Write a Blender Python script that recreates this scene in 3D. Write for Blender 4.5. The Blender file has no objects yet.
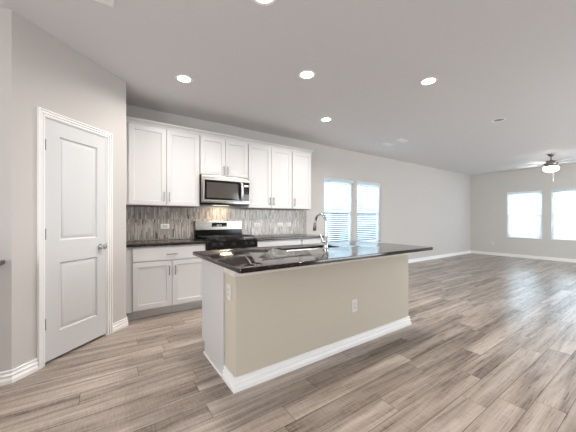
import bpy, bmesh, math, random
from mathutils import Vector, Matrix
random.seed(7)
scene = bpy.context.scene
C = scene.collection
PI = math.pi

# ------------------------------------------------------------------ camera
cam_d = bpy.data.cameras.new('camera')
cam_d.sensor_width = 36.0
cam_d.lens = 36.0 * 270 / 576
cam_d.shift_y = 3 / 576
cam_d.clip_start = 0.02
cam = bpy.data.objects.new('camera', cam_d)
C.objects.link(cam)
YAW = math.atan2(394, 270)
cam.location = (0, 0, 1.2)
cam.rotation_euler = (PI / 2, 0, YAW - PI / 2)
scene.camera = cam

# ------------------------------------------------------------------ world and light
world = bpy.data.worlds.new('world')
scene.world = world
world.use_nodes = True
bg = world.node_tree.nodes['Background']
bg.inputs['Color'].default_value = (0.66, 0.85, 1.0, 1)
bg.inputs['Strength'].default_value = 0.8


def area_light(name, loc, rot, sx, sy, power, color):
    d = bpy.data.lights.new(name, 'AREA')
    d.shape = 'RECTANGLE'
    d.size, d.size_y = sx, sy
    d.energy = power
    d.color = color
    o = bpy.data.objects.new(name, d)
    o.location = loc
    o.rotation_euler = rot
    C.objects.link(o)
    return o


# fill lights added outside invented openings in the walls behind and beside the camera
area_light('fill_front', (6.9, -3.45, 1.2), (PI / 2, 0, 0), 4.4, 2.2, 225, (0.90, 0.96, 1.0))
area_light('fill_rear', (-3.25, -0.4, 1.3), (PI / 2, 0, -PI / 2), 2.2, 2.0, 115, (0.97, 0.98, 1.0))
# daylight outside the living-room windows
area_light('daylight_living', (15.2, 2.2, 5.2), (math.radians(49), 0, PI / 2), 5.0, 3.4, 7000, (0.86, 0.94, 1.0))
area_light('daylight_kitchen', (4.75, 8.7, 5.2), (math.radians(49), 0, PI), 5.0, 3.4, 3000, (0.76, 0.90, 1.0))

CAN_POWER = 9.3       # the two by the cabinets
CAN_POWER_ISLAND = 21.0
CAN_COLOR = (1.0, 0.96, 0.92)

vs = scene.view_settings
vs.view_transform = 'Standard'
vs.look = 'None'
vs.gamma = 1.0
vs.exposure = 0.29
vs.use_curve_mapping = False


# ------------------------------------------------------------------ materials
def srgb(r, g, b):
    f = lambda c: (c / 255 / 12.92) if c / 255 <= 0.04045 else ((c / 255 + 0.055) / 1.055) ** 2.4
    return (f(r), f(g), f(b), 1)


def new_mat(name):
    m = bpy.data.materials.new(name)
    m.use_nodes = True
    return m, m.node_tree, m.node_tree.nodes['Principled BSDF']


def N(nt, kind, **kw):
    n = nt.nodes.new(kind)
    for k, v in kw.items():
        setattr(n, k, v)
    return n


def mth(nt, op, a, b=None, c=None):
    n = nt.nodes.new('ShaderNodeMath')
    n.operation = op
    for i, v in enumerate((a, b, c)):
        if v is None:
            continue
        if isinstance(v, (int, float)):
            n.inputs[i].default_value = v
        else:
            nt.links.new(v, n.inputs[i])
    return n.outputs[0]


def mixcol(nt, fac, a, b, blend='MIX'):
    n = nt.nodes.new('ShaderNodeMix')
    n.data_type = 'RGBA'
    n.blend_type = blend
    for key, v in ((0, fac), (6, a), (7, b)):
        if isinstance(v, (int, float)):
            n.inputs[key].default_value = v
        elif isinstance(v, tuple):
            n.inputs[key].default_value = v
        else:
            nt.links.new(v, n.inputs[key])
    return n.outputs[2]


def ramp(nt, fac, stops):
    n = nt.nodes.new('ShaderNodeValToRGB')
    cr = n.color_ramp
    while len(cr.elements) < len(stops):
        cr.elements.new(0.5)
    for e, (p, c) in zip(cr.elements, stops):
        e.position = p
        e.color = c
    nt.links.new(fac, n.inputs[0])
    return n.outputs[0]


def plain(name, col, rough=0.5, metal=0.0, noise_bump=0.0, scale=200.0, spec=0.5, var=0.0):
    m, nt, p = new_mat(name)
    p.inputs['Base Color'].default_value = col
    p.inputs['Roughness'].default_value = rough
    p.inputs['Metallic'].default_value = metal
    p.inputs['Specular IOR Level'].default_value = spec
    if noise_bump or var:
        tc = N(nt, 'ShaderNodeTexCoord')
        nz = N(nt, 'ShaderNodeTexNoise')
        nz.inputs['Scale'].default_value = scale
        nz.inputs['Detail'].default_value = 2
        nt.links.new(tc.outputs['Object'], nz.inputs['Vector'])
        if noise_bump:
            b = N(nt, 'ShaderNodeBump')
            b.inputs['Strength'].default_value = noise_bump
            b.inputs['Distance'].default_value = 0.003
            nt.links.new(nz.outputs[0], b.inputs['Height'])
            nt.links.new(b.outputs[0], p.inputs['Normal'])
        if var:
            dk = tuple(c * (1 - var) for c in col[:3]) + (1,)
            nt.links.new(mixcol(nt, nz.outputs[0], dk, col), p.inputs['Base Color'])
    return m


M_wall = plain('wall_paint', srgb(201, 196, 192), 0.85, noise_bump=0.25, scale=90, spec=0.25)
M_far = plain('wall_paint_living', srgb(207, 204, 199), 0.85, noise_bump=0.25, scale=90, spec=0.25)
M_ceil = plain('ceiling_paint', srgb(221, 219, 219), 0.9, noise_bump=0.3, scale=60, spec=0.2)
M_isl = plain('island_paint', srgb(199, 190, 175), 0.8, noise_bump=0.2, scale=90, spec=0.25)
M_trim = plain('white_trim_paint', srgb(244, 242, 240), 0.4, noise_bump=0.02, scale=40)
M_cap = plain('cream_cap_paint', srgb(222, 215, 204), 0.5, noise_bump=0.02, scale=40)
M_door = plain('white_door_paint', srgb(212, 212, 212), 0.42, noise_bump=0.04, scale=60)
M_cab = plain('white_cabinet_paint', srgb(208, 206, 205), 0.38, noise_bump=0.02, scale=40)
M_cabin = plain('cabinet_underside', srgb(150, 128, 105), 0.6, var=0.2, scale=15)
M_toe = plain('toe_kick_grey', srgb(214, 212, 210), 0.5, noise_bump=0.02)
M_plate = plain('white_plastic', srgb(244, 243, 241), 0.35, noise_bump=0.01)
M_plate_i = plain('soft_white_plastic', srgb(222, 217, 208), 0.4, noise_bump=0.01)
M_plate_d = plain('socket_plastic', srgb(214, 212, 208), 0.4, noise_bump=0.01)
M_slot = plain('dark_slot', srgb(60, 58, 56), 0.6, noise_bump=0.01)
M_black = plain('black_enamel', srgb(11, 11, 12), 0.12, noise_bump=0.01, spec=0.35)
M_iron = plain('cast_iron', srgb(24, 24, 25), 0.45, noise_bump=0.1, scale=300)
M_chrome = plain('polished_chrome', srgb(215, 214, 212), 0.09, 1.0, noise_bump=0.005)
M_nickel = plain('satin_nickel', srgb(134, 129, 123), 0.32, 1.0, noise_bump=0.01)
M_blind = plain('blind_slat_white', srgb(244, 244, 242), 0.5, noise_bump=0.02)
def let_light_through(m, fac, col):
    nt = m.node_tree
    out = [n for n in nt.nodes if n.type == 'OUTPUT_MATERIAL'][0]
    tl = nt.nodes.new('ShaderNodeBsdfTranslucent')
    tl.inputs[0].default_value = col
    mx = nt.nodes.new('ShaderNodeMixShader')
    mx.inputs[0].default_value = fac
    nt.links.new(nt.nodes['Principled BSDF'].outputs[0], mx.inputs[1])
    nt.links.new(tl.outputs[0], mx.inputs[2])
    nt.links.new(mx.outputs[0], out.inputs[0])


let_light_through(M_blind, 0.6, srgb(240, 244, 246))
M_vinyl = plain('white_vinyl', srgb(238, 240, 242), 0.4, noise_bump=0.01)
M_blade = plain('fan_blade_white', srgb(240, 238, 235), 0.4, noise_bump=0.02)
M_cord = plain('white_cord', srgb(225, 225, 222), 0.6, noise_bump=0.01)
M_wand = plain('clear_grey_wand', srgb(150, 160, 165), 0.3, noise_bump=0.01)
M_ground = plain('grey_soil', srgb(104, 108, 104), 0.9, noise_bump=0.2, scale=6, var=0.15)


def emissive(name, col, strength):
    m, nt, p = new_mat(name)
    p.inputs['Base Color'].default_value = (0.9, 0.9, 0.88, 1)
    tc = N(nt, 'ShaderNodeTexCoord')
    nz = N(nt, 'ShaderNodeTexNoise')
    nz.inputs['Scale'].default_value = 30
    nt.links.new(tc.outputs['Object'], nz.inputs['Vector'])
    nt.links.new(mixcol(nt, mth(nt, 'MULTIPLY', nz.outputs[0], 0.2), col, (1, 1, 1, 1)), p.inputs['Emission Color'])
    p.inputs['Emission Strength'].default_value = strength
    return m


M_lens = emissive('lit_lamp_lens', (1, 0.95, 0.88, 1), 14)
M_bowl = emissive('lit_frosted_bowl', (1, 0.95, 0.90, 1), 20)
M_clock = emissive('lit_display_digits', (0.62, 0.60, 0.80, 1), 0.18)
M_hoodlens = emissive('lit_hood_lens', (1, 0.86, 0.66, 1), 2.0)
M_bright = plain('satin_bright_steel', srgb(236, 236, 238), 0.42, 1.0, noise_bump=0.01)
M_unlit = plain('unlit_lens', srgb(150, 145, 142), 0.5, noise_bump=0.05)


def metal_brushed():
    m, nt, p = new_mat('brushed_stainless')
    p.inputs['Metallic'].default_value = 1
    tc = N(nt, 'ShaderNodeTexCoord')
    mp = N(nt, 'ShaderNodeMapping')
    mp.inputs['Scale'].default_value = (3, 3, 260)
    nz = N(nt, 'ShaderNodeTexNoise')
    nz.inputs['Scale'].default_value = 6
    nz.inputs['Detail'].default_value = 3
    nt.links.new(tc.outputs['Object'], mp.inputs[0])
    nt.links.new(mp.outputs[0], nz.inputs['Vector'])
    nt.links.new(ramp(nt, nz.outputs[0], [(0.3, srgb(168, 163, 156)), (0.7, srgb(198, 193, 185))]), p.inputs['Base Color'])
    nt.links.new(mth(nt, 'MULTIPLY_ADD', nz.outputs[0], 0.12, 0.22), p.inputs['Roughness'])
    return m


M_steel = metal_brushed()


def black_glass():
    m, nt, p = new_mat('black_glass')
    p.inputs['Roughness'].default_value = 0.06
    tc = N(nt, 'ShaderNodeTexCoord')
    nz = N(nt, 'ShaderNodeTexNoise')
    nz.inputs['Scale'].default_value = 20
    nt.links.new(tc.outputs['Object'], nz.inputs['Vector'])
    nt.links.new(ramp(nt, nz.outputs[0], [(0.3, srgb(12, 12, 13)), (0.8, srgb(22, 21, 21))]), p.inputs['Base Color'])
    return m


M_glassblack = black_glass()


def oven_mesh():
    # perforated screen behind the microwave window
    m, nt, p = new_mat('microwave_window_mesh')
    tc = N(nt, 'ShaderNodeTexCoord')
    v = N(nt, 'ShaderNodeTexVoronoi')
    v.inputs['Scale'].default_value = 300
    nt.links.new(tc.outputs['Object'], v.inputs['Vector'])
    nt.links.new(ramp(nt, v.outputs['Distance'], [(0.2, srgb(36, 34, 32)), (0.6, srgb(100, 94, 88))]), p.inputs['Base Color'])
    p.inputs['Roughness'].default_value = 0.1
    p.inputs['Metallic'].default_value = 0.25
    return m


M_mesh = oven_mesh()


def pane_glass():
    m, nt, p = new_mat('window_glass')
    nt.nodes.remove(p)
    out = [n for n in nt.nodes if n.type == 'OUTPUT_MATERIAL'][0]
    tr = N(nt, 'ShaderNodeBsdfTransparent')
    tr.inputs[0].default_value = (0.93, 0.97, 1.0, 1)
    gl = N(nt, 'ShaderNodeBsdfGlossy')
    gl.inputs['Roughness'].default_value = 0.02
    fr = N(nt, 'ShaderNodeFresnel')
    fr.inputs[0].default_value = 1.45
    mx = N(nt, 'ShaderNodeMixShader')
    nt.links.new(fr.outputs[0], mx.inputs[0])
    nt.links.new(tr.outputs[0], mx.inputs[1])
    nt.links.new(gl.outputs[0], mx.inputs[2])
    nt.links.new(mx.outputs[0], out.inputs[0])
    return m


M_pane = pane_glass()


def screen_mesh():
    m, nt, p = new_mat('insect_screen')
    out = [n for n in nt.nodes if n.type == 'OUTPUT_MATERIAL'][0]
    p.inputs['Base Color'].default_value = srgb(90, 105, 120)
    p.inputs['Roughness'].default_value = 0.7
    tr = N(nt, 'ShaderNodeBsdfTransparent')
    mx = N(nt, 'ShaderNodeMixShader')
    mx.inputs[0].default_value = 0.06
    nt.links.new(tr.outputs[0], mx.inputs[1])
    nt.links.new(p.outputs[0], mx.inputs[2])
    nt.links.new(mx.outputs[0], out.inputs[0])
    return m


M_screen = screen_mesh()


def granite():
    m, nt, p = new_mat('black_speckled_granite')
    tc = N(nt, 'ShaderNodeTexCoord')
    n1 = N(nt, 'ShaderNodeTexNoise')
    n1.inputs['Scale'].default_value = 120
    n1.inputs['Detail'].default_value = 4
    v = N(nt, 'ShaderNodeTexVoronoi')
    v.inputs['Scale'].default_value = 170
    n2 = N(nt, 'ShaderNodeTexNoise')
    n2.inputs['Scale'].default_value = 28
    n2.inputs['Detail'].default_value = 6
    for n in (n1, v, n2):
        nt.links.new(tc.outputs['Object'], n.inputs['Vector'])
    base = ramp(nt, n2.outputs[0], [(0.35, srgb(14, 12, 11)), (0.6, srgb(36, 31, 28)), (0.75, srgb(60, 51, 44))])
    fl = ramp(nt, n1.outputs[0], [(0.60, (0, 0, 0, 1)), (0.70, (1, 1, 1, 1))])
    col = mixcol(nt, fl, base, srgb(112, 97, 84))
    sp = ramp(nt, v.outputs['Distance'], [(0.05, (1, 1, 1, 1)), (0.16, (0, 0, 0, 1))])
    col = mixcol(nt, mth(nt, 'MULTIPLY', sp, 0.22), col, srgb(150, 140, 130))
    nt.links.new(col, p.inputs['Base Color'])
    p.inputs['Roughness'].default_value = 0.08
    p.inputs['IOR'].default_value = 1.52
    b = N(nt, 'ShaderNodeBump')
    b.inputs['Strength'].default_value = 0.06
    b.inputs['Distance'].default_value = 0.001
    nt.links.new(n1.outputs[0], b.inputs['Height'])
    nt.links.new(b.outputs[0], p.inputs['Normal'])
    return m


M_granite = granite()


def floor_mat():
    """grey-brown wood-look planks, 15 cm wide, laid along X"""
    m, nt, p = new_mat('wood_plank_floor')
    L = nt.links
    PW, PL = 0.15, 1.22
    tc = N(nt, 'ShaderNodeTexCoord')
    sx = N(nt, 'ShaderNodeSeparateXYZ')
    L.new(tc.outputs['Object'], sx.inputs[0])
    X, Y = sx.outputs[0], sx.outputs[1]
    yv = mth(nt, 'DIVIDE', mth(nt, 'ADD', Y, 9.95), PW)
    row = mth(nt, 'FLOOR', yv)
    fy = mth(nt, 'FRACT', yv)
    wn = N(nt, 'ShaderNodeTexWhiteNoise', noise_dimensions='1D')
    L.new(row, wn.inputs['W'])
    xv = mth(nt, 'ADD', mth(nt, 'DIVIDE', mth(nt, 'ADD', X, 20), PL), mth(nt, 'MULTIPLY', wn.outputs[0], 7.31))
    col = mth(nt, 'FLOOR', xv)
    fx = mth(nt, 'FRACT', xv)
    cv = N(nt, 'ShaderNodeCombineXYZ')
    L.new(row, cv.inputs[0])
    L.new(col, cv.inputs[1])
    w2 = N(nt, 'ShaderNodeTexWhiteNoise', noise_dimensions='3D')
    L.new(cv.outputs[0], w2.inputs['Vector'])
    rid = w2.outputs['Value']
    # streaks run along the plank; each plank gets its own piece of the pattern
    sv = N(nt, 'ShaderNodeCombineXYZ')
    L.new(mth(nt, 'ADD', mth(nt, 'MULTIPLY', X, 0.55), mth(nt, 'MULTIPLY', rid, 37.0)), sv.inputs[0])
    L.new(mth(nt, 'ADD', mth(nt, 'MULTIPLY', Y, 8.5), mth(nt, 'MULTIPLY', rid, 91.0)), sv.inputs[1])
    ns = N(nt, 'ShaderNodeTexNoise')
    ns.inputs['Scale'].default_value = 1.6
    ns.inputs['Detail'].default_value = 3
    ns.inputs['Roughness'].default_value = 0.55
    ns.inputs['Distortion'].default_value = 0.6
    L.new(sv.outputs[0], ns.inputs['Vector'])
    gv = N(nt, 'ShaderNodeCombineXYZ')
    L.new(mth(nt, 'ADD', mth(nt, 'MULTIPLY', X, 5), mth(nt, 'MULTIPLY', rid, 17.0)), gv.inputs[0])
    L.new(mth(nt, 'MULTIPLY', Y, 130), gv.inputs[1])
    ng = N(nt, 'ShaderNodeTexNoise')
    ng.inputs['Scale'].default_value = 1.0
    ng.inputs['Detail'].default_value = 4
    L.new(gv.outputs[0], ng.inputs['Vector'])
    # fine cross ticks of the sawn surface
    kv = N(nt, 'ShaderNodeCombineXYZ')
    L.new(mth(nt, 'MULTIPLY', X, 90), kv.inputs[0])
    L.new(mth(nt, 'MULTIPLY', Y, 14), kv.inputs[1])
    nk = N(nt, 'ShaderNodeTexNoise')
    nk.inputs['Scale'].default_value = 1.0
    nk.inputs['Detail'].default_value = 2
    L.new(kv.outputs[0], nk.inputs['Vector'])
    t = mth(nt, 'MULTIPLY_ADD', mth(nt, 'SUBTRACT', rid, 0.5), 0.22, ns.outputs[0])
    t = mth(nt, 'MULTIPLY_ADD', mth(nt, 'SUBTRACT', ng.outputs[0], 0.5), 0.32, t)
    t = mth(nt, 'MULTIPLY_ADD', mth(nt, 'SUBTRACT', nk.outputs[0], 0.5), 0.22, t)
    c = ramp(nt, t, [(0.24, srgb(98, 86, 77)), (0.40, srgb(143, 129, 118)), (0.56, srgb(168, 154, 143)), (0.74, srgb(194, 181, 170))])
    ey = mth(nt, 'MULTIPLY', mth(nt, 'MINIMUM', fy, mth(nt, 'SUBTRACT', 1.0, fy)), PW)
    ex = mth(nt, 'MULTIPLY', mth(nt, 'MINIMUM', fx, mth(nt, 'SUBTRACT', 1.0, fx)), PL)
    gap = mth(nt, 'LESS_THAN', mth(nt, 'MINIMUM', ex, ey), 0.0016)
    c = mixcol(nt, mth(nt, 'MULTIPLY', gap, 0.9), c, srgb(52, 43, 38))
    L.new(c, p.inputs['Base Color'])
    L.new(mth(nt, 'MULTIPLY_ADD', ng.outputs[0], 0.12, 0.23), p.inputs['Roughness'])
    b = N(nt, 'ShaderNodeBump')
    b.inputs['Strength'].default_value = 0.12
    b.inputs['Distance'].default_value = 0.002
    L.new(mth(nt, 'SUBTRACT', ng.outputs[0], gap), b.inputs['Height'])
    L.new(b.outputs[0], p.inputs['Normal'])
    return m


M_floor = floor_mat()


def tile_mat():
    """narrow vertical mosaic strips in greys and taupes, sheet joints every 28.5 cm"""
    m, nt, p = new_mat('vertical_mosaic_tile')
    L = nt.links
    TW, TL = 0.0165, 0.118
    tc = N(nt, 'ShaderNodeTexCoord')
    sx = N(nt, 'ShaderNodeSeparateXYZ')
    L.new(tc.outputs['Object'], sx.inputs[0])
    X, Z = sx.outputs[0], sx.outputs[2]
    xv = mth(nt, 'DIVIDE', X, TW)
    col = mth(nt, 'FLOOR', xv)
    fx = mth(nt, 'FRACT', xv)
    sh = mth(nt, 'DIVIDE', mth(nt, 'SUBTRACT', Z, 0.627), 0.285)
    sheet = mth(nt, 'FLOOR', sh)
    fsh = mth(nt, 'FRACT', sh)
    cc = N(nt, 'ShaderNodeCombineXYZ')
    L.new(col, cc.inputs[0])
    L.new(sheet, cc.inputs[1])
    wn = N(nt, 'ShaderNodeTexWhiteNoise', noise_dimensions='3D')
    L.new(cc.outputs[0], wn.inputs['Vector'])
    zv = mth(nt, 'ADD', mth(nt, 'DIVIDE', Z, TL), wn.outputs['Value'])
    rowi = mth(nt, 'FLOOR', zv)
    fz = mth(nt, 'FRACT', zv)
    c2 = N(nt, 'ShaderNodeCombineXYZ')
    L.new(col, c2.inputs[0])
    L.new(rowi, c2.inputs[1])
    L.new(sheet, c2.inputs[2])
    w2 = N(nt, 'ShaderNodeTexWhiteNoise', noise_dimensions='3D')
    L.new(c2.outputs[0], w2.inputs['Vector'])
    rid = w2.outputs['Value']
    c = ramp(nt, rid, [(0.0, srgb(60, 54, 50)), (0.05, srgb(72, 66, 61)), (0.08, srgb(132, 121, 112)), (0.35, srgb(158, 148, 138)),
                       (0.6, srgb(172, 163, 154)), (0.8, srgb(190, 182, 174)), (1.0, srgb(212, 206, 199))])
    nz = N(nt, 'ShaderNodeTexNoise')
    nz.inputs['Scale'].default_value = 60
    nz.inputs['Detail'].default_value = 3
    L.new(tc.outputs['Object'], nz.inputs['Vector'])
    c = mixcol(nt, mth(nt, 'MULTIPLY', nz.outputs[0], 0.35), c, srgb(152, 142, 132))
    ex = mth(nt, 'MULTIPLY', mth(nt, 'MINIMUM', fx, mth(nt, 'SUBTRACT', 1.0, fx)), TW)
    ez = mth(nt, 'MULTIPLY', mth(nt, 'MINIMUM', fz, mth(nt, 'SUBTRACT', 1.0, fz)), TL)
    es = mth(nt, 'MULTIPLY', mth(nt, 'MINIMUM', fsh, mth(nt, 'SUBTRACT', 1.0, fsh)), 0.285)
    gap = mth(nt, 'LESS_THAN', mth(nt, 'MINIMUM', mth(nt, 'MINIMUM', ex, ez), mth(nt, 'MULTIPLY', es, 0.5)), 0.0012)
    c = mixcol(nt, mth(nt, 'MULTIPLY', gap, 0.8), c, srgb(178, 172, 165))
    L.new(c, p.inputs['Base Color'])
    L.new(mth(nt, 'MULTIPLY_ADD', gap, 0.5, 0.16), p.inputs['Roughness'])
    b = N(nt, 'ShaderNodeBump')
    b.inputs['Strength'].default_value = 0.3
    b.inputs['Distance'].default_value = 0.002
    L.new(mth(nt, 'ADD', mth(nt, 'SUBTRACT', 1.0, gap), mth(nt, 'MULTIPLY', rid, 0.6)), b.inputs['Height'])
    L.new(b.outputs[0], p.inputs['Normal'])
    return m


M_tile = tile_mat()


# ------------------------------------------------------------------ mesh helpers
def box(bm, x0, x1, y0, y1, z0, z1):
    v = [bm.verts.new(c) for c in ((x0, y0, z0), (x1, y0, z0), (x1, y1, z0), (x0, y1, z0),
                                   (x0, y0, z1), (x1, y0, z1), (x1, y1, z1), (x0, y1, z1))]
    for f in ((0, 3, 2, 1), (4, 5, 6, 7), (0, 1, 5, 4), (1, 2, 6, 5), (2, 3, 7, 6), (3, 0, 4, 7)):
        bm.faces.new([v[i] for i in f])
    return v


def B(*boxes):
    bm = bmesh.new()
    for b in boxes:
        box(bm, *b)
    return bm


def ring(bm, c, u, w, r, seg):
    return [bm.verts.new(c + u * (r * math.cos(2 * PI * k / seg)) + w * (r * math.sin(2 * PI * k / seg))) for k in range(seg)]


def tube(bm, pts, r, seg=12, cap=True):
    """pts: list of 3-D points, r: a radius or one per point"""
    pts = [Vector(p) for p in pts]
    rs = r if isinstance(r, (list, tuple)) else [r] * len(pts)
    rings = []
    u = None
    for i, p in enumerate(pts):
        a = pts[max(i - 1, 0)]
        b = pts[min(i + 1, len(pts) - 1)]
        t = (b - a).normalized()
        if u is None:
            u = t.orthogonal().normalized()
        else:
            u = (u - t * u.dot(t)).normalized()
        rings.append(ring(bm, p, u, t.cross(u), rs[i], seg))
    for a, b in zip(rings, rings[1:]):
        for k in range(seg):
            bm.faces.new((a[k], a[(k + 1) % seg], b[(k + 1) % seg], b[k]))
    if cap:
        bm.faces.new(rings[0][::-1])
        bm.faces.new(rings[-1])


def lathe(bm, prof, seg=32, mat=None):
    """prof: list of (r, z) from bottom to top about Z; mat maps it elsewhere"""
    mat = mat or Matrix.Identity(4)
    rings = []
    for r, z in prof:
        if r < 1e-5:
            rings.append([bm.verts.new(mat @ Vector((0, 0, z)))])
        else:
            rings.append([bm.verts.new(mat @ Vector((r * math.cos(2 * PI * k / seg), r * math.sin(2 * PI * k / seg), z))) for k in range(seg)])
    for a, b in zip(rings, rings[1:]):
        for k in range(seg):
            k2 = (k + 1) % seg
            if len(a) == 1:
                bm.faces.new((a[0], b[k2], b[k]))
            elif len(b) == 1:
                bm.faces.new((a[k], a[k2], b[0]))
            else:
                bm.faces.new((a[k], a[k2], b[k2], b[k]))
    if len(rings[0]) > 1:
        bm.faces.new(rings[0][::-1])
    if len(rings[-1]) > 1:
        bm.faces.new(rings[-1])


def sweep(bm, path, prof, mapf):
    """path: 2-D open polyline; prof: closed (offset to the right, height) polygon; mapf(p2d, h) -> 3-D"""
    path = [Vector(p) for p in path]
    secs = []
    for i, p in enumerate(path):
        ns = []
        if i > 0:
            d = (p - path[i - 1]).normalized()
            ns.append(Vector((d.y, -d.x)))
        if i < len(path) - 1:
            d = (path[i + 1] - p).normalized()
            ns.append(Vector((d.y, -d.x)))
        n = ns[0] if len(ns) == 1 else (ns[0] + ns[1]) / (1 + ns[0].dot(ns[1]))
        secs.append([bm.verts.new(mapf(p + n * o, h)) for o, h in prof])
    k = len(prof)
    for a, b in zip(secs, secs[1:]):
        for j in range(k):
            bm.faces.new((a[j], a[(j + 1) % k], b[(j + 1) % k], b[j]))
    bm.faces.new(secs[0][::-1])
    bm.faces.new(secs[-1])


def rounded(x0, x1, y0, y1, r, seg=5):
    pts = []
    for cx, cy, a0 in ((x1 - r, y0 + r, -PI / 2), (x1 - r, y1 - r, 0), (x0 + r, y1 - r, PI / 2), (x0 + r, y0 + r, PI)):
        for k in range(seg + 1):
            a = a0 + PI / 2 * k / seg
            pts.append((cx + r * math.cos(a), cy + r * math.sin(a)))
    return pts


def plate(outlines, h0, h1, mapf, bevel=0.0):
    """a slab with holes: outlines[0] is the rim, the rest are holes; returns a bmesh mapped by mapf(x, y, h)"""
    cu = bpy.data.curves.new('tmp', 'CURVE')
    cu.dimensions = '2D'
    cu.fill_mode = 'BOTH'
    cu.extrude = (h1 - h0) / 2 - bevel
    cu.bevel_depth = bevel
    cu.bevel_resolution = 1
    cu.offset = -bevel
    for pts in outlines:
        s = cu.splines.new('POLY')
        s.points.add(len(pts) - 1)
        for q, (x, y) in zip(s.points, pts):
            q.co = (x, y, 0, 1)
        s.use_cyclic_u = True
    o = bpy.data.objects.new('tmp', cu)
    C.objects.link(o)
    dg = bpy.context.evaluated_depsgraph_get()
    me = bpy.data.meshes.new_from_object(o.evaluated_get(dg))
    bpy.data.objects.remove(o)
    bpy.data.curves.remove(cu)
    bm = bmesh.new()
    bm.from_mesh(me)
    bpy.data.meshes.remove(me)
    bmesh.ops.remove_doubles(bm, verts=bm.verts, dist=1e-5)
    for v in bm.verts:
        v.co = Vector(mapf(v.co.x, v.co.y, v.co.z + (h0 + h1) / 2))
    return bm


def rect(x0, x1, z0, z1):
    return [(x0, z0), (x1, z0), (x1, z1), (x0, z1)]


XZ = lambda x, y, h: (x, h, y)


def panelled(bm, x0, x1, z0, z1, yf, yb, panels, loops):
    """a leaf whose front (towards -y) carries recessed panels; loops: (inset, depth) steps inside each panel"""
    def vv(x, z, y):
        return bm.verts.new((x, y, z))
    zs = sorted({z0, z1} | {p[2] for p in panels} | {p[3] for p in panels})
    px0, px1 = panels[0][0], panels[0][1]
    xs = [x0, px0, px1, x1]
    grid = [[vv(x, z, yf) for x in xs] for z in zs]
    for i in range(len(zs) - 1):
        for j in range(3):
            if j == 1 and any(abs(zs[i] - p[2]) < 1e-6 for p in panels):
                prev = [grid[i][1], grid[i][2], grid[i + 1][2], grid[i + 1][1]]
                for ins, dep in loops:
                    cur = [vv(px0 + ins, zs[i] + ins, yf + dep), vv(px1 - ins, zs[i] + ins, yf + dep),
                           vv(px1 - ins, zs[i + 1] - ins, yf + dep), vv(px0 + ins, zs[i + 1] - ins, yf + dep)]
                    for k in range(4):
                        bm.faces.new((prev[k], prev[(k + 1) % 4], cur[(k + 1) % 4], cur[k]))
                    prev = cur
                bm.faces.new(prev)
            else:
                bm.faces.new((grid[i][j], grid[i][j + 1], grid[i + 1][j + 1], grid[i + 1][j]))
    back = [vv(x0, z0, yb), vv(x1, z0, yb), vv(x1, z1, yb), vv(x0, z1, yb)]
    bm.faces.new(back[::-1])
    lo, hi = grid[0], grid[-1]
    bm.faces.new([back[0], back[1]] + lo[::-1])
    bm.faces.new(hi + [back[2], back[3]])
    bm.faces.new([back[3], back[0]] + [g[0] for g in grid])
    bm.faces.new([back[1], back[2]] + [g[-1] for g in grid][::-1])


def obj(name, bm, mat, parent=None, bevel=0.0, smooth=True, loc=None, rotz=0.0):
    bmesh.ops.recalc_face_normals(bm, faces=bm.faces)
    me = bpy.data.meshes.new(name)
    bm.to_mesh(me)
    bm.free()
    me.materials.append(mat)
    if smooth:
        me.polygons.foreach_set('use_smooth', [True] * len(me.polygons))
        me.set_sharp_from_angle(angle=math.radians(32))
    o = bpy.data.objects.new(name, me)
    C.objects.link(o)
    if parent is not None:
        o.parent = parent
    if loc:
        o.location = loc
    o.rotation_euler.z = rotz
    if bevel:
        b = o.modifiers.new('bevel', 'BEVEL')
        b.width = bevel
        b.segments = 2
        b.limit_method = 'ANGLE'
        b.angle_limit = math.radians(40)
    return o


def tag(o, label, cat, group=None):
    o['label'] = label
    o['category'] = cat
    if group:
        o['group'] = group
    return o


def thing(name, label, cat, loc=(0, 0, 0), rotz=0.0, group=None):
    o = bpy.data.objects.new(name, None)
    o.empty_display_size = 0.1
    C.objects.link(o)
    o.location = loc
    o.rotation_euler.z = rotz
    return tag(o, label, cat, group)


def struct(o):
    o['kind'] = 'structure'
    return o


def struct_root(name, loc=(0, 0, 0), rotz=0.0):
    o = bpy.data.objects.new(name, None)
    o.empty_display_size = 0.1
    C.objects.link(o)
    o.location = loc
    o.rotation_euler.z = rotz
    return struct(o)


def dup(root, loc, label=None, rotz=None):
    r = root.copy()
    C.objects.link(r)
    r.location = loc
    if rotz is not None:
        r.rotation_euler.z = rotz
    if label:
        r['label'] = label
    for ch in list(root.children):
        c = ch.copy()
        C.objects.link(c)
        c.parent = r
        for g in ch.children:
            d = g.copy()
            C.objects.link(d)
            d.parent = c
    return r


# ------------------------------------------------------------------ the room
H = 2.74
YB = 4.22            # kitchen wall
XR = 10.72           # living-room wall
PA = Vector((-0.555, 2.79))     # pantry wall, left corner
PB = Vector((0.215, 3.535))     # pantry wall, right corner
PT = (PB - PA).normalized()
PLEN = (PB - PA).length
PROT = math.atan2(PT.y, PT.x)
XL, YF = -3.0, -3.2  # walls behind the camera

struct(obj('floor', B((XL - .2, XR + .14, YF - .2, YB + .14, -0.1, 0)), M_floor))
struct(obj('ceiling', B((XL - .2, XR + .14, YF - .2, YB + .14, H, H + 0.15)), M_ceil))
struct(obj('ground_outside', B((-30, 40, -30, 40, -0.32, -0.12)), M_ground))

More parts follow.
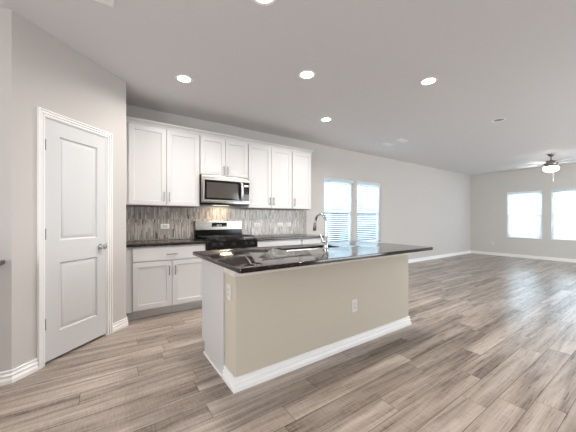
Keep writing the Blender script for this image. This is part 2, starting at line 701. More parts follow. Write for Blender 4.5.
WK = [(3.80, 4.71), (4.81, 5.71)]
WZ0, WZ1 = 0.61, 2.09
struct(obj('wall_back', plate([rect(XL - .14, XR + .14, 0, H)] + [rect(a, b, WZ0, WZ1) for a, b in WK], YB, YB + .14, XZ), M_wall, smooth=False))
WR = [(2.34, 3.19), (1.30, 2.15)]
RZ0, RZ1 = 0.61, 2.055
struct(obj('wall_right', plate([rect(YF - .2, YB, 0, H)] + [rect(a, b, RZ0, RZ1) for a, b in WR], XR, XR + .14, lambda x, y, h: (h, x, y)), M_far, smooth=False))
struct(obj('wall_left', B((XL - .14, PA.x, 2.79, 2.905, 0, H)), M_wall))
struct(obj('wall_front', plate([rect(XL - .14, XR, 0, H), rect(4.7, 9.1, 0.05, 2.3)], YF - .14, YF, XZ), M_wall, smooth=False))  # wide opening out of view, added to let fill light in
struct(obj('wall_rear', plate([rect(YF, YB, 0, H), rect(-1.5, 0.7, 0.3, 2.3)], XL - .14, XL, lambda x, y, h: (h, x, y)), M_wall, smooth=False))  # this opening is also invented, a way in for the rear fill

DS0, DS1, DZ1 = 0.215, 0.822, 2.045      # pantry door opening along the wall
bm = plate([[(0, 0), (DS0, 0), (DS0, DZ1), (DS1, DZ1), (DS1, 0), (PLEN, 0), (PLEN, H), (0, H)]], 0.0, 0.115, XZ)
wp = struct(obj('wall_pantry', bm, M_wall, smooth=False, loc=(PA.x, PA.y, 0), rotz=PROT))
bm = plate([[(PB.x, PB.y), (PB.x, YB), (0.10, YB), (0.10, PB.y + 0.05)]], 0, H, lambda x, y, h: (x, y, h))
struct(obj('wall_return', bm, M_wall, smooth=False))

# baseboards: three stepped bands
BASE = [(0, 0), (0.022, 0), (0.022, 0.026), (0.013, 0.036), (0.011, 0.046), (0.017, 0.052), (0.017, 0.058), (0.008, 0.067), (0.006, 0.077), (0.012, 0.082), (0.012, 0.088), (0.006, 0.093), (0, 0.093)]
FLATMAP = lambda p, h: (p.x, p.y, h)


def baseboard(name, path):
    bm = bmesh.new()
    sweep(bm, path, BASE, FLATMAP)
    return struct(obj(name, bm, M_trim))


onp = lambda s: tuple(PA + PT * s)
baseboard('baseboard_left', [(XL, 2.79), tuple(PA), onp(0.165)])
baseboard('baseboard_pantry', [onp(0.872), tuple(PB), (PB.x, 3.67)])
baseboard('baseboard_back', [(3.345, YB), (XR - .02, YB)])
baseboard('baseboard_right', [(XR, YB), (XR, YF)])

# pantry door and its casing
CAS = [(0, 0), (0, 0.012), (-0.013, 0.014), (-0.015, 0.007), (-0.019, 0.007), (-0.021, 0.018), (-0.033, 0.019), (-0.035, 0.012), (-0.038, 0.012), (-0.040, 0.024), (-0.050, 0.024), (-0.053, 0.018), (-0.053, 0)]
bm = bmesh.new()
sweep(bm, [(DS0 + .004, 0), (DS0 + .004, DZ1 - .004), (DS1 - .004, DZ1 - .004), (DS1 - .004, 0)], CAS, lambda p, h: (p.x, -h, p.y))
struct(obj('trim_1', bm, M_trim, loc=(PA.x, PA.y, 0), rotz=PROT))
door = struct_root('door_1', (PA.x, PA.y, 0), PROT)
bm = bmesh.new()
panelled(bm, 0.228, 0.809, 0.022, 2.032, 0.003, 0.038, [(0.347, 0.710, 0.24, 0.825), (0.347, 0.710, 1.015, 1.907)],
         [(0.003, 0.006), (0.012, 0.013), (0.020, 0.013), (0.026, 0.008), (0.050, 0.004)])
obj('door_leaf', bm, M_door, door)
obj('door_jamb', B((DS0, 0.226, 0.0, 0.115, 0, DZ1), (0.811, DS1, 0.0, 0.115, 0, DZ1), (0.226, 0.811, 0.0, 0.115, 2.034, DZ1)), M_trim, door)
RX = Matrix.Translation((0.742, 0.003, 0.922)) @ Matrix.Rotation(PI / 2, 4, 'X')
bm = bmesh.new()
lathe(bm, [(0.030, 0), (0.031, 0.003), (0.027, 0.008), (0.012, 0.011), (0.010, 0.028), (0.014, 0.033), (0.024, 0.040), (0.0275, 0.050),
           (0.026, 0.060), (0.018, 0.068), (0.0, 0.070)], 28, RX)
obj('door_knob', bm, M_chrome, door)
bm = B((0.8095, 0.815, -0.001, 0.03, 0.89, 0.955))
obj('latch_plate', bm, M_chrome, door)
for z in (0.335, 1.076, 1.81):
    bm = bmesh.new()
    tube(bm, [(0.2265, -0.003, z - 0.045), (0.2265, -0.003, z + 0.045)], 0.0065, 10)
    box(bm, 0.2265, 0.232, 0.0015, 0.0035, z - 0.044, z + 0.044)
    obj('hinge', bm, M_nickel, door)


# ------------------------------------------------------------------ windows and blinds
def window(n, loc, rotz, w, z0, z1):
    """local x across the opening, -y into the room, origin on the wall face at the opening's left end"""
    r = struct_root('window_%d' % n, loc, rotz)
    f, y0, y1 = 0.035, 0.085, 0.135
    mz = (z0 + z1) / 2 + 0.015
    obj('frame', B((0, w, y0, y1, z0, z0 + f), (0, w, y0, y1, z1 - f, z1), (0, f, y0, y1, z0 + f, z1 - f), (w - f, w, y0, y1, z0 + f, z1 - f)), M_vinyl, r, 0.003)
    a, b, s = f, w - f, 0.032
    for nm, lo, hi, yy in (('sash', z0 + f, mz + 0.02, 0.092), ('sash', mz - 0.02, z1 - f, 0.112)):
        so = obj(nm, B((a, b, yy, yy + .02, lo, lo + s + .008), (a, b, yy, yy + .02, hi - s - .008, hi), (a, a + s, yy, yy + .02, lo + s + .008, hi - s - .008),
                       (b - s, b, yy, yy + .02, lo + s + .008, hi - s - .008)), M_vinyl, r, 0.002)
        obj('pane', B((a + s, b - s, yy + .008, yy + .012, lo + s + .008, hi - s - .008)), M_pane, so)
    obj('insect_screen', B((a, b, 0.1335, 0.1345, z0 + f, mz)), M_screen, r)
    obj('window_sill', B((0.001, w - 0.001, -0.012, 0.085, z0 - 0.001, z0 + 0.016)), M_trim, r, 0.003)
    return r


def blind(label, loc, rotz, w, z0, z1, tilt, group):
    r = thing('window_blind', label, 'blind', loc, rotz, group)
    yc = 0.045
    obj('headrail', B((0.006, w - 0.006, 0.012, 0.066, z1 - 0.058, z1 - 0.003)), M_blind, r, 0.004)
    obj('valance', B((0.003, w - 0.003, 0.002, 0.010, z1 - 0.078, z1 - 0.002)), M_blind, r, 0.002)
    bm = bmesh.new()
    pitch, hw = 0.0435, 0.0245
    n = int((z1 - 0.085 - z0 - 0.06) / pitch)
    ct, st = math.cos(tilt), math.sin(tilt)
    for k in range(n):
        z = z1 - 0.095 - pitch * k
        prev = None
        sec = []
        for j in range(5):
            u = -hw + 2 * hw * j / 4
            cr = 0.003 * (1 - (u / hw) ** 2)
            sec.append((yc + u * ct - cr * st, z + u * st + cr * ct))
        top = [(y - 0.0 , zz + 0.0028) for y, zz in sec]
        poly = sec + top[::-1]
        L = [bm.verts.new((0.008, y, zz)) for y, zz in poly]
        R = [bm.verts.new((w - 0.008, y, zz)) for y, zz in poly]
        for j in range(len(poly)):
            j2 = (j + 1) % len(poly)
            bm.faces.new((L[j], L[j2], R[j2], R[j]))
        bm.faces.new(L[::-1])
        bm.faces.new(R)
    obj('slats', bm, M_blind, r)
    zb = z1 - 0.095 - pitch * n
    obj('bottom_rail', B((0.008, w - 0.008, yc - 0.024, yc + 0.024, zb - 0.006, zb + 0.012)), M_blind, r, 0.003)
    for x in (0.14, w - 0.14):
        bm = bmesh.new()
        tube(bm, [(x, yc - 0.027, zb), (x, yc - 0.027, z1 - 0.07)], 0.0014, 6)
        tube(bm, [(x, yc + 0.027, zb), (x, yc + 0.027, z1 - 0.07)], 0.0014, 6)
        obj('ladder_cord', bm, M_cord, r)
    bm = bmesh.new()
    tube(bm, [(0.15, 0.010, z1 - 0.06), (0.15, 0.0, z1 - 0.10), (0.15, -0.003, z1 - 0.74), (0.15, -0.003, z1 - 0.75)], [0.003, 0.0045, 0.005, 0.002], 8)
    obj('tilt_wand', bm, M_wand, r)
    return r


KL = ['white slat blind in the kitchen-wall window nearest the cabinets and faucet', 'white slat blind in the right-hand window of the kitchen wall pair']
for i, (a, b) in enumerate(WK):
    window(i + 1, (a, YB, 0), 0, b - a, WZ0, WZ1)
    blind(KL[i], (a, YB, 0), 0, b - a, WZ0 + 0.016, WZ1, math.radians(-34), 'blinds on the kitchen wall')
RL = ['white slat blind in the left window of the far living room wall, beside the corner',
      'white slat blind in the far wall window cut by the right photo edge']
for i, (a, b) in enumerate(WR):
    window(i + 3, (XR, b, 0), -PI / 2, b - a, RZ0, RZ1)
    blind(RL[i], (XR, b, 0), -PI / 2, b - a, RZ0 + 0.016, RZ1, math.radians(-36), 'blinds on the far living room wall')


# ------------------------------------------------------------------ cabinets along the kitchen wall
SH = [(0.0, 0.0), (0.002, 0.009), (0.004, 0.010)]


def shaker(name, x0, x1, z0, z1, yf, parent, rail=0.058, slab=False):
    bm = bmesh.new()
    if slab:
        box(bm, x0, x1, yf, yf + 0.02, z0, z1)
        return obj(name, bm, M_cab, parent, 0.002)
    panelled(bm, x0, x1, z0, z1, yf, yf + 0.02, [(x0 + rail, x1 - rail, z0 + rail, z1 - rail)], [(0.001, 0.004), (0.004, 0.009), (0.008, 0.010)])
    return obj(name, bm, M_cab, parent, 0.0012)


def bar_pull(parent, x, z, yf, length=0.128, vertical=True, name='handle'):
    bm = bmesh.new()
    h = length / 2
    d = Vector((0, 0, 1)) if vertical else Vector((1, 0, 0))
    c = Vector((x, yf - 0.028, z))
    tube(bm, [c - d * h, c + d * h], 0.0055, 10)
    for s in (-1, 1):
        q = c + d * (h - 0.018) * s
        tube(bm, [q + Vector((0, 0.028, 0)), q], 0.0045, 8)
    return obj(name, bm, M_nickel, parent)


UY = 3.915      # cabinet box front; doors stand 2 cm proud


def wall_cabinet(label, x0, x1, z0, z1, doors, handles, hz):
    t = thing('wall_cabinet', label, 'cabinet', (0, 0, 0), 0, 'white shaker wall cabinets above the kitchen counter')
    t.location = (x0, YB, z0)
    inv = lambda x: x - x0
    w, h, yb, yf = x1 - x0, z1 - z0, -0.001, UY - YB
    obj('cabinet_body', B((0.0005, w - 0.0005, yf, yb, 0.006, h)), M_cab, t, 0.0015)
    obj('cabinet_underside', B((0.004, w - 0.004, yf + 0.004, yb, 0.0, 0.006)), M_cabin, t)
    for (a, b), hx in zip(doors, handles):
        d = shaker('door', inv(a), inv(b), 0.012, h - 0.045, yf - 0.021, t)
        bar_pull(d, inv(hx), hz - z0, yf - 0.021)
    return t


UZ0, UZ1 = 1.372, 2.44
wall_cabinet('tall white two-door wall cabinet at the left end, beside the pantry wall', 0.216, 1.143, UZ0, UZ1,
             [(0.262, 0.697), (0.703, 1.135)], [0.667, 0.733], 1.495)
wall_cabinet('short white two-door wall cabinet directly above the microwave', 1.145, 1.903, 1.837, UZ1,
             [(1.153, 1.521), (1.527, 1.895)], [1.494, 1.554], 1.925)
wall_cabinet('tall white two-door wall cabinet just right of the microwave', 1.905, 2.757, UZ0, UZ1,
             [(1.913, 2.328), (2.334, 2.749)], [2.298, 2.364], 1.495)
wall_cabinet('narrow white single-door wall cabinet at the right end of the row', 2.759, 3.20, UZ0, UZ1,
             [(2.767, 3.186)], [2.800], 1.495)
bm = bmesh.new()
CROWN = [(0.0, 2.405), (0.006, 2.405), (0.006, 2.42), (0.010, 2.428), (0.022, 2.448), (0.036, 2.456), (0.036, 2.472), (0.0, 2.472)]
sweep(bm, [(0.217, UY - 0.001), (3.201, UY - 0.001), (3.201, YB - 0.001)], CROWN, FLATMAP)
box(bm, 0.217, 3.201, UY, YB - 0.001, 2.441, 2.450)
struct(obj('trim_2', bm, M_cab))

# base cabinets
BYF = 3.632


def base_cabinet(label, x0, x1, fronts_x, filler=None):
    t = thing('base_cabinet', label, 'cabinet', (x0, YB, 0), 0, 'white shaker base cabinets along the kitchen wall')
    yf = BYF - YB
    w = x1 - x0
    obj('cabinet_body', B((0.0005, w - 0.0005, yf, -0.001, 0.105, 0.870)), M_cab, t, 0.0015)
    obj('toe_kick', B((0.0005, w - 0.0005, yf + 0.075, -0.001, 0.0, 0.104)), M_toe, t)
    a, b = fronts_x[0][0] - x0, fronts_x[-1][1] - x0
    d = shaker('drawer', a, b, 0.695, 0.855, yf - 0.021, t, slab=True)
    bar_pull(d, (a + b) / 2, 0.765, yf - 0.021, 0.13, False)
    for i, (p, q) in enumerate(fronts_x):
        dd = shaker('door', p - x0, q - x0, 0.122, 0.683, yf - 0.021, t)
        hx = (q - 0.032 if i == 0 else p + 0.032) - x0
        bar_pull(dd, hx, 0.565, yf - 0.021, 0.12)
    return t


base_cabinet('white base cabinet with one drawer and two doors, left of the range', 0.216, 1.143, [(0.285, 0.711), (0.717, 1.133)])
base_cabinet('white base cabinet just right of the range, mostly behind the island', 1.907, 2.757, [(1.917, 2.328), (2.334, 2.747)])
base_cabinet('white base cabinet at the right end of the kitchen wall, behind the faucet', 2.759, 3.30, [(2.769, 3.288)])


def slab_top(name, label, outlines, z0, z1, group):
    o = obj(name, plate(outlines, z0, z1, lambda x, y, h: (x, y, h), 0.004), M_granite)
    return tag(o, label, 'countertop', group)


CT0, CT1 = 0.8725, 0.903
g = 'black granite countertops'
slab_top('granite_countertop', 'short black granite countertop between the pantry wall and the range', [rect(0.217, 1.143, 3.585, 4.208)], CT0, CT1, g)
slab_top('granite_countertop', 'black granite countertop on the wall cabinets right of the range, seen behind the faucet', [rect(1.907, 3.32, 3.585, 4.208)], CT0, CT1, g)
o = obj('tile_backsplash', B((0.217, 3.33, 4.209, 4.2195, CT1 + .001, UZ0 - .001)), M_tile)
tag(o, 'grey and taupe vertical mosaic tile backsplash between counter and wall cabinets', 'backsplash')

# countertop just inside the left edge of the picture, along the left wall
t = thing('base_cabinet', 'white base cabinet under a dark countertop corner, at the left photo edge', 'cabinet', (-1.55, 2.79, 0), 0,
          'white shaker base cabinets along the kitchen wall')
obj('cabinet_body', B((0, 0.925, -0.60, -0.001, 0.105, 0.870)), M_cab, t, 0.0015)
obj('toe_kick', B((0, 0.905, -0.53, -0.017, 0.0, 0.104)), M_toe, t)
for a, b, hx in ((0.01, 0.458, 0.43), (0.464, 0.915, 0.495)):
    d = shaker('door', a, b, 0.122, 0.855, -0.621, t)
    bar_pull(d, hx, 0.74, -0.621, 0.12)
slab_top('granite_countertop', 'dark granite countertop corner at the left photo edge, beside the pantry wall', [rect(-1.57, -0.588, 2.145, 2.788)], CT0, CT1, g)

# ------------------------------------------------------------------ microwave
t = thing('microwave', 'stainless over-the-range microwave with black glass door above the stove', 'microwave', (1.144, YB, 1.412))
w, h, yf = 0.756, 0.423, 3.825 - YB
obj('housing', B((0, w, yf + 0.03, -0.001, 0.0, h)), M_black, t, 0.003)
fr = obj('door_frame', plate([rect(0.003, w - .003, 0.022, h - .002), rect(0.042, w - 0.012, 0.066, h - 0.072)], yf, yf + 0.028, XZ, 0.003), M_steel, t)
obj('glass_door', B((0.042, 0.632, yf + 0.004, yf + 0.022, 0.066, h - 0.072)), M_glassblack, t)
obj('window_screen', B((0.075, 0.555, yf + 0.0025, yf + 0.0045, 0.095, h - 0.105)), M_mesh, t)
obj('control_panel', B((0.634, w - 0.012, yf + 0.004, yf + 0.022, 0.066, h - 0.072)), M_glassblack, t)
bm = bmesh.new()
tube(bm, [(0.605, yf + .004, 0.075), (0.605, yf - 0.028, 0.10), (0.605, yf - 0.045, 0.16), (0.605, yf - 0.048, 0.21), (0.605, yf - 0.045, 0.26),
          (0.605, yf - 0.028, 0.32), (0.605, yf + .004, 0.345)], [0.014, 0.017, 0.0195, 0.020, 0.0195, 0.017, 0.014], 14)
obj('handle', bm, M_bright, t)
obj('display', B((0.655, 0.730, yf + 0.0025, yf + 0.0045, 0.285, 0.312)), M_clock, t)
for i in range(3):
    for j in range(5):
        obj('key', B((0.655 + i * 0.027, 0.674 + i * 0.027, yf + 0.0028, yf + 0.0045, 0.09 + j * 0.036, 0.102 + j * 0.036)), M_slot, t)
obj('vent_grille', B(*[(0.02, w - .02, yf + 0.04 + k * 0.014, yf + 0.047 + k * 0.014, -0.004, 0.0) for k in range(7)]), M_slot, t)
obj('lamp_lens', B((0.25, 0.50, -0.20, -0.12, -0.002, 0.0)), M_hoodlens, t)
d = bpy.data.lights.new('microwave_lamp', 'AREA')
d.shape = 'RECTANGLE'
d.size, d.size_y, d.energy, d.color = 0.22, 0.07, 1.6, (1, 0.86, 0.66)
lo = bpy.data.objects.new('microwave_lamp', d)
C.objects.link(lo)
lo.parent = t
lo.location = (0.375, -0.16, -0.007)

# ------------------------------------------------------------------ range
t = thing('gas_range', 'stainless and black gas range below the microwave', 'stove', (1.146, YB, 0))
w = 0.757
yf = 3.575 - YB
obj('stove_body', B((0.002, w - .002, yf + 0.055, -0.012, 0.0, 0.892)), M_black, t, 0.003)
obj('cooktop', B((0.0, w, yf + 0.03, -0.10, 0.892, 0.914)), M_black, t, 0.004)
obj('drawer_front', B((0.004, w - .004, yf + 0.022, yf + 0.055, 0.09, 0.225)), M_steel, t, 0.004)
od = obj('oven_door', B((0.004, w - .004, yf + 0.012, yf + 0.055, 0.232, 0.778)), M_steel, t, 0.005)
obj('oven_window', B((0.10, w - .10, yf + 0.0095, yf + 0.012, 0.34, 0.66)), M_glassblack, od)
bm = bmesh.new()
tube(bm, [(0.05, yf - 0.030, 0.725), (w - .05, yf - 0.030, 0.725)], 0.011, 12)
for x in (0.085, w - 0.085):
    tube(bm, [(x, yf + 0.013, 0.725), (x, yf - 0.030, 0.725)], 0.009, 10)
obj('handle', bm, M_steel, od)
cp = obj('control_panel', B((0.0, w, yf, yf + 0.055, 0.785, 0.905)), M_black, t, 0.006)
for i, x in enumerate((0.09, 0.20, 0.378, 0.556, 0.667)):
    RXk = Matrix.Translation((x, yf + 0.001, 0.845)) @ Matrix.Rotation(PI / 2, 4, 'X')
    bm = bmesh.new()
    lathe(bm, [(0.021, 0), (0.021, 0.006), (0.017, 0.008), (0.0155, 0.026), (0.013, 0.029), (0, 0.029)], 20, RXk)
    box(bm, x - 0.004, x + 0.004, yf - 0.032, yf - 0.024, 0.830, 0.862)
    k = obj('knob', bm, M_iron, cp)
for x in (0.09, 0.20, 0.378, 0.556, 0.667):       # printed dial scale: an arc around each knob
    mk = bmesh.new()
    arc = [(x + 0.031 * math.cos(math.radians(d_)), yf - 0.0002, 0.845 + 0.031 * math.sin(math.radians(d_))) for d_ in range(-40, 221, 20)]
    tube(mk, arc, 0.0010, 6)
    obj('dial_scale', mk, M_nickel, cp)
bk = obj('backguard', B((0.0, w, -0.083, -0.014, 0.905, 1.030)), M_black, t, 0.003)
obj('backguard_panel', B((0.0, w, -0.085, -0.014, 1.030, 1.172)), M_steel, t, 0.006)
dp = obj('clock_panel', B((0.250, 0.495, -0.088, -0.084, 1.078, 1.142)), M_glassblack, t)
ds = bmesh.new()
x = 0.330
for k in range(4):       # the four clock digits, as lit segments
    xx = x + k * 0.020 + (0.007 if k > 1 else 0)
    for bx in ((xx, xx + .011, 1.112, 1.115), (xx, xx + .011, 1.100, 1.103), (xx, xx + .011, 1.088, 1.091), (xx, xx + .002, 1.088, 1.115), (xx + .009, xx + .011, 1.088, 1.115)):
        box(ds, bx[0], bx[1], -0.0892, -0.0878, bx[2], bx[3])
obj('clock_digits', ds, M_clock, dp)
for k in range(7):
    obj('key', B((0.275 + k * 0.030, 0.291 + k * 0.030, -0.0892, -0.0878, 1.086, 1.091)), M_plate_d, dp)
for cx in (0.19, 0.567):
    for cy in (-0.46, -0.22):
        bm = bmesh.new()
        lathe(bm, [(0.048, 0.914), (0.046, 0.922), (0.034, 0.924), (0.034, 0.932), (0.030, 0.935), (0, 0.935)], 22, Matrix.Translation((cx, cy, 0)))
        obj('burner', bm, M_iron, t)
for gx0, gx1 in ((0.02, 0.255), (0.262, 0.495), (0.502, 0.737)):
    bm = bmesh.new()
    gy0, gy1 = -0.575, -0.115
    z0, z1 = 0.936, 0.950
    for x in (gx0, (gx0 + gx1) / 2 - 0.006, gx1 - 0.012):
        box(bm, x, x + 0.012, gy0, gy1, z0, z1)
    for y in (gy0, -0.46, -0.345, -0.22, gy1 - 0.012):
        box(bm, gx0, gx1, y, y + 0.012, z0, z1)
    for x in (gx0, gx1 - 0.012):
        for y in (gy0, gy1 - 0.012):
            box(bm, x, x + 0.012, y, y + 0.012, 0.914, z0)
    obj('grate', bm, M_iron, t)

# ------------------------------------------------------------------ island
IX0, IX1, IY0, IY1 = 0.762, 2.875, 1.762, 1.962
t = thing('kitchen_island', 'island base with greige half wall, white end panel and stepped white baseboard', 'kitchen island', (0, 0, 0))
t.location = (IX0, IY0, 0)
w, dp_ = IX1 - IX0, IY1 - IY0
obj('half_wall', B((0, w, 0, dp_, 0, 0.871)), M_isl, t, 0.006)
cb = 2.515 - IY0
obj('cabinet_floor', B((0.018, w - 0.018, dp_ + 0.001, cb - 0.04, 0.105, 0.123)), M_cab, t)
obj('cabinet_rail', B((0.018, w - 0.018, cb - 0.06, cb - 0.04, 0.656, 0.871)), M_cab, t)
obj('toe_kick', B((0.018, w - 0.018, dp_ + 0.001, cb - 0.11, 0.0, 0.104)), M_toe, t)
for x in (-0.012, w - 0.002):
    bm = plate([[(dp_ + .001, 0.0), (cb - 0.10, 0.0), (cb - 0.10, 0.104), (cb - 0.022, 0.104), (cb - 0.022, 0.871), (dp_ + .001, 0.871)]], x, x + 0.014, lambda a, b, h: (h, a, b))
    obj('end_panel', bm, M_cab, t, 0.001)
obj('shoe_moulding', B((-0.024, -0.012, dp_ + 0.012, cb - 0.10, 0.0, 0.022)), M_trim, t, 0.003)
bm = bmesh.new()
IP = [(0, dp_), (0, 0), (w, 0), (w, dp_)]
sweep(bm, IP, BASE, FLATMAP)
obj('baseboard', bm, M_trim, t)
bm = bmesh.new()
sweep(bm, IP, [(0, 0.797), (0.006, 0.797), (0.009, 0.802), (0.009, 0.850), (0.016, 0.860), (0.016, 0.871), (0, 0.871)], FLATMAP)
obj('cap_moulding', bm, M_cap, t)
# doors on the working side of the island, facing the range
n = 4
for k in range(n):
    a = 0.02 + (w - 0.04) * k / n + 0.003
    b = 0.02 + (w - 0.04) * (k + 1) / n - 0.003
    bm = bmesh.new()
    panelled(bm, a, b, 0.12, 0.86, 0, 0.018, [(a + .058, b - .058, 0.178, 0.802)], [(0.001, 0.004), (0.004, 0.009)])
    for v in bm.verts:
        v.co.y = cb - 0.02 - v.co.y
    dd = obj('door', bm, M_cab, t)

SX0, SX1, SY0, SY1 = 1.42, 2.10, 2.06, 2.36
tp = slab_top('granite_countertop', 'large black granite countertop of the kitchen island with sink cut-out',
              [rounded(0.672, 2.885, 1.487, 2.53, 0.018), rounded(SX0, SX1, SY0, SY1, 0.045)], CT0, CT1, g)

# sink bowl, open at the top, set under the stone
t = thing('kitchen_sink', 'stainless undermount sink sunk in the island countertop', 'sink', ((SX0 + SX1) / 2, (SY0 + SY1) / 2, 0.665))
bm = bmesh.new()
hx, hy = (SX1 - SX0) / 2, (SY1 - SY0) / 2
prev = None
first = None
for grow, z, r in ((0.020, 0.2065, 0.06), (0.020, 0.2045, 0.06), (0.006, 0.2045, 0.05), (-0.004, 0.19, 0.045), (-0.010, 0.03, 0.05), (-0.035, 0.012, 0.05), (-0.08, 0.008, 0.05)):
    pts = rounded(-hx - grow, hx + grow, -hy - grow, hy + grow, r, 6)
    cur = [bm.verts.new((x, y, z)) for x, y in pts]
    if prev:
        for k in range(len(cur)):
            bm.faces.new((prev[k], prev[(k + 1) % len(cur)], cur[(k + 1) % len(cur)], cur[k]))
    prev = cur
bm.faces.new(prev)
so = obj('sink_bowl', bm, M_steel, t)
bm = bmesh.new()
lathe(bm, [(0.043, 0.0085), (0.043, 0.012), (0.030, 0.010), (0, 0.0095)], 24)
obj('drain', bm, M_chrome, t)

# faucet
FX, FY = 1.815, 1.99
t = thing('faucet', 'tall chrome gooseneck pull-down faucet standing on the island countertop', 'faucet', (FX, FY, CT1))
bm = bmesh.new()
lathe(bm, [(0.029, 0), (0.029, 0.006), (0.024, 0.012), (0.0215, 0.02), (0.0205, 0.12), (0.016, 0.128), (0, 0.128)], 24)
obj('faucet_body', bm, M_chrome, t)
bm = bmesh.new()
arc = [(0, 0, 0.12), (0, 0, 0.265)]
R_ = 0.078
for k in range(1, 13):
    a = PI * k / 12 * 0.98
    arc.append((0, R_ - R_ * math.cos(a), 0.265 + R_ * 1.05 * math.sin(a)))
arc.append((0, 2 * R_ + 0.004, 0.245))
tube(bm, arc, 0.0125, 14)
obj('spout', bm, M_chrome, t)
bm = bmesh.new()
tube(bm, [(0, 2 * R_ + 0.002, 0.262), (0, 2 * R_ + 0.006, 0.235), (0, 2 * R_ + 0.014, 0.19), (0, 2 * R_ + 0.016, 0.178)], [0.0135, 0.0165, 0.019, 0.016], 16)
obj('spray_head', bm, M_nickel, t)
bm = bmesh.new()
tube(bm, [(-0.018, 0, 0.075), (-0.05, 0, 0.078)], 0.013, 14)
tube(bm, [(-0.042, 0, 0.082), (-0.055, 0.0, 0.11), (-0.075, 0.0, 0.15)], [0.007, 0.006, 0.005], 10)
obj('lever_handle', bm, M_chrome, t)

# ------------------------------------------------------------------ outlets and switches
def outlet(label, loc, rotz, horizontal=False, kind='outlet', group='outlets on the tile backsplash'):
    """local: x along the wall, -y out of it; origin at the plate's centre on the wall face"""
    t = thing('wall_outlet' if kind == 'outlet' else 'light_switch', label, 'outlet' if kind == 'outlet' else 'switch', loc, rotz, group)
    pw, ph = 0.036, 0.058
    mp = (lambda x, y, h: (y, h, x)) if horizontal else XZ
    obj('cover_plate', plate([rounded(-pw, pw, -ph, ph, 0.006)], -0.0062, -0.0002, mp, 0.0015), M_plate if horizontal else M_plate_i, t)
    ins = obj('socket_insert' if kind == 'outlet' else 'rocker', plate([rounded(-0.017, 0.017, -0.034, 0.034, 0.004)], -0.0085, -0.006, mp, 0.0008), M_plate_d, t)
    if kind == 'outlet':
        for c in (-0.018, 0.018):
            for x, hh in ((-0.006, 0.005), (0.006, 0.004)):
                a = [mp(x - 0.0012, c - hh, -0.0091), mp(x + 0.0012, c + hh, -0.0083)]
                lo = [min(p, q) for p, q in zip(*a)]
                hi = [max(p, q) for p, q in zip(*a)]
                obj('socket_slot', B((lo[0], hi[0], lo[1], hi[1], lo[2], hi[2])), M_slot, ins)
    return t


outlet('white horizontal outlet on the tile left of the range', (0.737, 4.209, 1.095), 0, True)
outlet('white horizontal outlet on the tile just right of the range', (2.226, 4.209, 1.10), 0, True)
outlet('white switch plate on the tile, left one of the close pair right of the range', (2.705, 4.209, 1.098), 0, True, 'switch')
outlet('white switch plate on the tile, right one of the close pair near the faucet', (2.885, 4.209, 1.096), 0, True, 'switch')
outlet('white outlet low on the front of the island half wall', (1.972, IY0, 0.377), 0, False, 'outlet', 'outlets on painted walls')
outlet('white outlet on the narrow left end of the island half wall', (IX0, 1.872, 0.668), -PI / 2, False, 'outlet', 'outlets on painted walls')
outlet('small white outlet low on the far living room wall, left of the windows', (XR, 3.558, 0.396), -PI / 2, False, 'outlet', 'outlets on painted walls')


# ------------------------------------------------------------------ ceiling fixtures
def can_light(label, x, y, lit=True, power=CAN_POWER):
    t = thing('recessed_light', label, 'ceiling light', (x, y, H), 0, 'recessed ceiling lights')
    bm = bmesh.new()
    lathe(bm, [(0.092, -0.0005), (0.092, -0.004), (0.088, -0.007), (0.070, -0.006), (0.066, -0.0035), (0.066, -0.0005)], 36)
    obj('trim_ring', bm, M_trim, t)
    bm = bmesh.new()
    lathe(bm, [(0.0, -0.0045), (0.06, -0.004), (0.0655, -0.002), (0.0655, -0.0006)], 36)
    obj('lens', bm, M_lens if lit else M_unlit, t)
    if lit:
        d = bpy.data.lights.new('lamp', 'AREA')
        d.shape = 'DISK'
        d.size = 0.12
        d.energy = power
        d.spread = math.radians(172 if power > CAN_POWER else 150)
        d.color = CAN_COLOR
        lo = bpy.data.objects.new('lamp', d)
        C.objects.link(lo)
        lo.parent = t
        lo.location = (0, 0, -0.008)
    return t


can_light('lit recessed light at the left, between pantry wall and upper cabinets', 0.735, 3.09)
can_light('lit recessed light above the middle of the island, largest of the lit ones in view', 1.795, 2.26, True, CAN_POWER_ISLAND)
can_light('lit recessed light nearest the right end of the upper cabinets', 2.847, 3.11)
can_light('lit recessed light at the right, above the far end of the island', 3.00, 1.60, True, CAN_POWER_ISLAND)
can_light('lit recessed light cut off by the top edge of the photo', 0.912, 1.622, True, CAN_POWER_ISLAND * 0.7)
can_light('unlit recessed light with pale ring, between the kitchen lights and the fan', 5.075, 1.61, False)


def register(label, x, y, sx, sy, group):
    t = thing('ceiling_vent', label, 'vent', (x, y, H), 0, group)
    b = 0.022
    hx, hy = sx / 2, sy / 2
    obj('frame', plate([rect(-hx, hx, -hy, hy), rect(-hx + b, hx - b, -hy + b, hy - b)], -0.008, -0.0005, lambda x, y, h: (x, y, h), 0.002), M_trim, t)
    bm = bmesh.new()
    n = max(3, int((sy - 2 * b) / 0.018))
    for k in range(n):
        y0 = -hy + b + (sy - 2 * b) * k / n
        vs_ = box(bm, -hx + b, hx - b, y0 + 0.002, y0 + 0.013, -0.006, -0.004)
        for i in (0, 1, 4, 5):
            vs_[i].co.z += 0.003
    obj('louvers', bm, M_trim, t)
    obj('duct_opening', B((-hx + b, hx - b, -hy + b, hy - b, -0.0018, -0.0006)), M_slot, t)
    return t


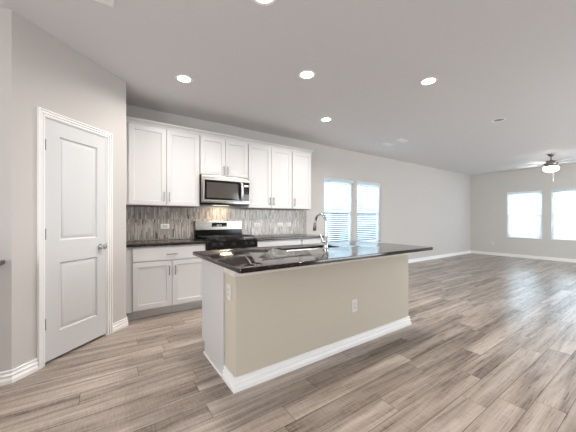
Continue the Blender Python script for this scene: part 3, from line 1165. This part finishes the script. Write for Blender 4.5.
register('white ceiling vent cut off by the top photo edge, above the pantry door', -0.085, 2.185, 0.30, 0.29, 'ceiling vents')
register('white ceiling vent near the kitchen-wall windows, nearer to the lit lights', 4.82, 3.09, 0.26, 0.14, 'ceiling vents')
register('small white ceiling vent closest to the kitchen-wall windows', 4.83, 3.42, 0.24, 0.13, 'ceiling vents')
register('white ceiling vent close to the far living room wall, left of the fan', 10.33, 3.02, 0.14, 0.32, 'ceiling vents')

# ------------------------------------------------------------------ ceiling fan
FXc, FYc = 8.756, 1.754
t = thing('ceiling_fan', 'five-blade ceiling fan with lit frosted bowl hanging in the living room', 'ceiling fan', (FXc, FYc, H))
bm = bmesh.new()
lathe(bm, [(0.018, -0.062), (0.035, -0.058), (0.06, -0.03), (0.068, -0.006), (0.068, -0.0005)], 32)
obj('canopy', bm, M_nickel, t)
bm = bmesh.new()
lathe(bm, [(0.012, -0.15), (0.012, -0.06)], 16)
obj('downrod', bm, M_nickel, t)
bm = bmesh.new()
lathe(bm, [(0.09, -0.275), (0.118, -0.262), (0.126, -0.238), (0.126, -0.208), (0.11, -0.178), (0.06, -0.156), (0.02, -0.148)], 40)
obj('motor_housing', bm, M_nickel, t)
bm = bmesh.new()
lathe(bm, [(0.118, -0.302), (0.124, -0.298), (0.124, -0.276), (0.118, -0.270), (0.09, -0.270)], 40)
obj('light_fitter', bm, M_nickel, t)
bm = bmesh.new()
pr = [(0.0, -0.43)]
for k in range(1, 10):
    a = PI / 2 * k / 9
    pr.append((0.142 * math.sin(a), -0.35 - 0.078 * math.cos(a)))
pr += [(0.136, -0.328), (0.128, -0.311), (0.118, -0.302)]
lathe(bm, pr, 40)
obj('glass_bowl', bm, M_bowl, t)
bm = bmesh.new()
lathe(bm, [(0.0, -0.452), (0.009, -0.447), (0.011, -0.436), (0.006, -0.43), (0, -0.429)], 14)
obj('finial', bm, M_nickel, t)
bm = bmesh.new()
tube(bm, [(0.05, -0.03, -0.42), (0.05, -0.03, -0.60)], 0.0014, 6)
lathe(bm, [(0, -0.635), (0.006, -0.63), (0.007, -0.61), (0.003, -0.598), (0, -0.597)], 10, Matrix.Translation((0.05, -0.03, 0)))
obj('pull_chain', bm, M_cord, t)
for k in range(5):
    a = math.radians(11 + 72 * k)
    Rm = Matrix.Rotation(a, 4, 'Z')
    pm = Rm @ Matrix.Translation((0, 0, -0.222)) @ Matrix.Rotation(math.radians(11), 4, 'X')
    pts = []
    for x, hw in ((0.20, 0.045), (0.26, 0.058), (0.40, 0.066), (0.55, 0.070), (0.63, 0.066), (0.66, 0.05), (0.672, 0.02)):
        pts.append((x, hw))
    pts = pts + [(x, -hw) for x, hw in pts[::-1]]
    bm = plate([pts], -0.004, 0.004, lambda x, y, h: pm @ Vector((x, y, h)), 0.001)
    bl = obj('blade', bm, M_blade, t)
    bm = bmesh.new()
    for v in box(bm, 0.12, 0.25, -0.022, 0.022, -0.008, -0.0045):
        v.co = pm @ v.co
    obj('blade_iron', bm, M_nickel, bl)
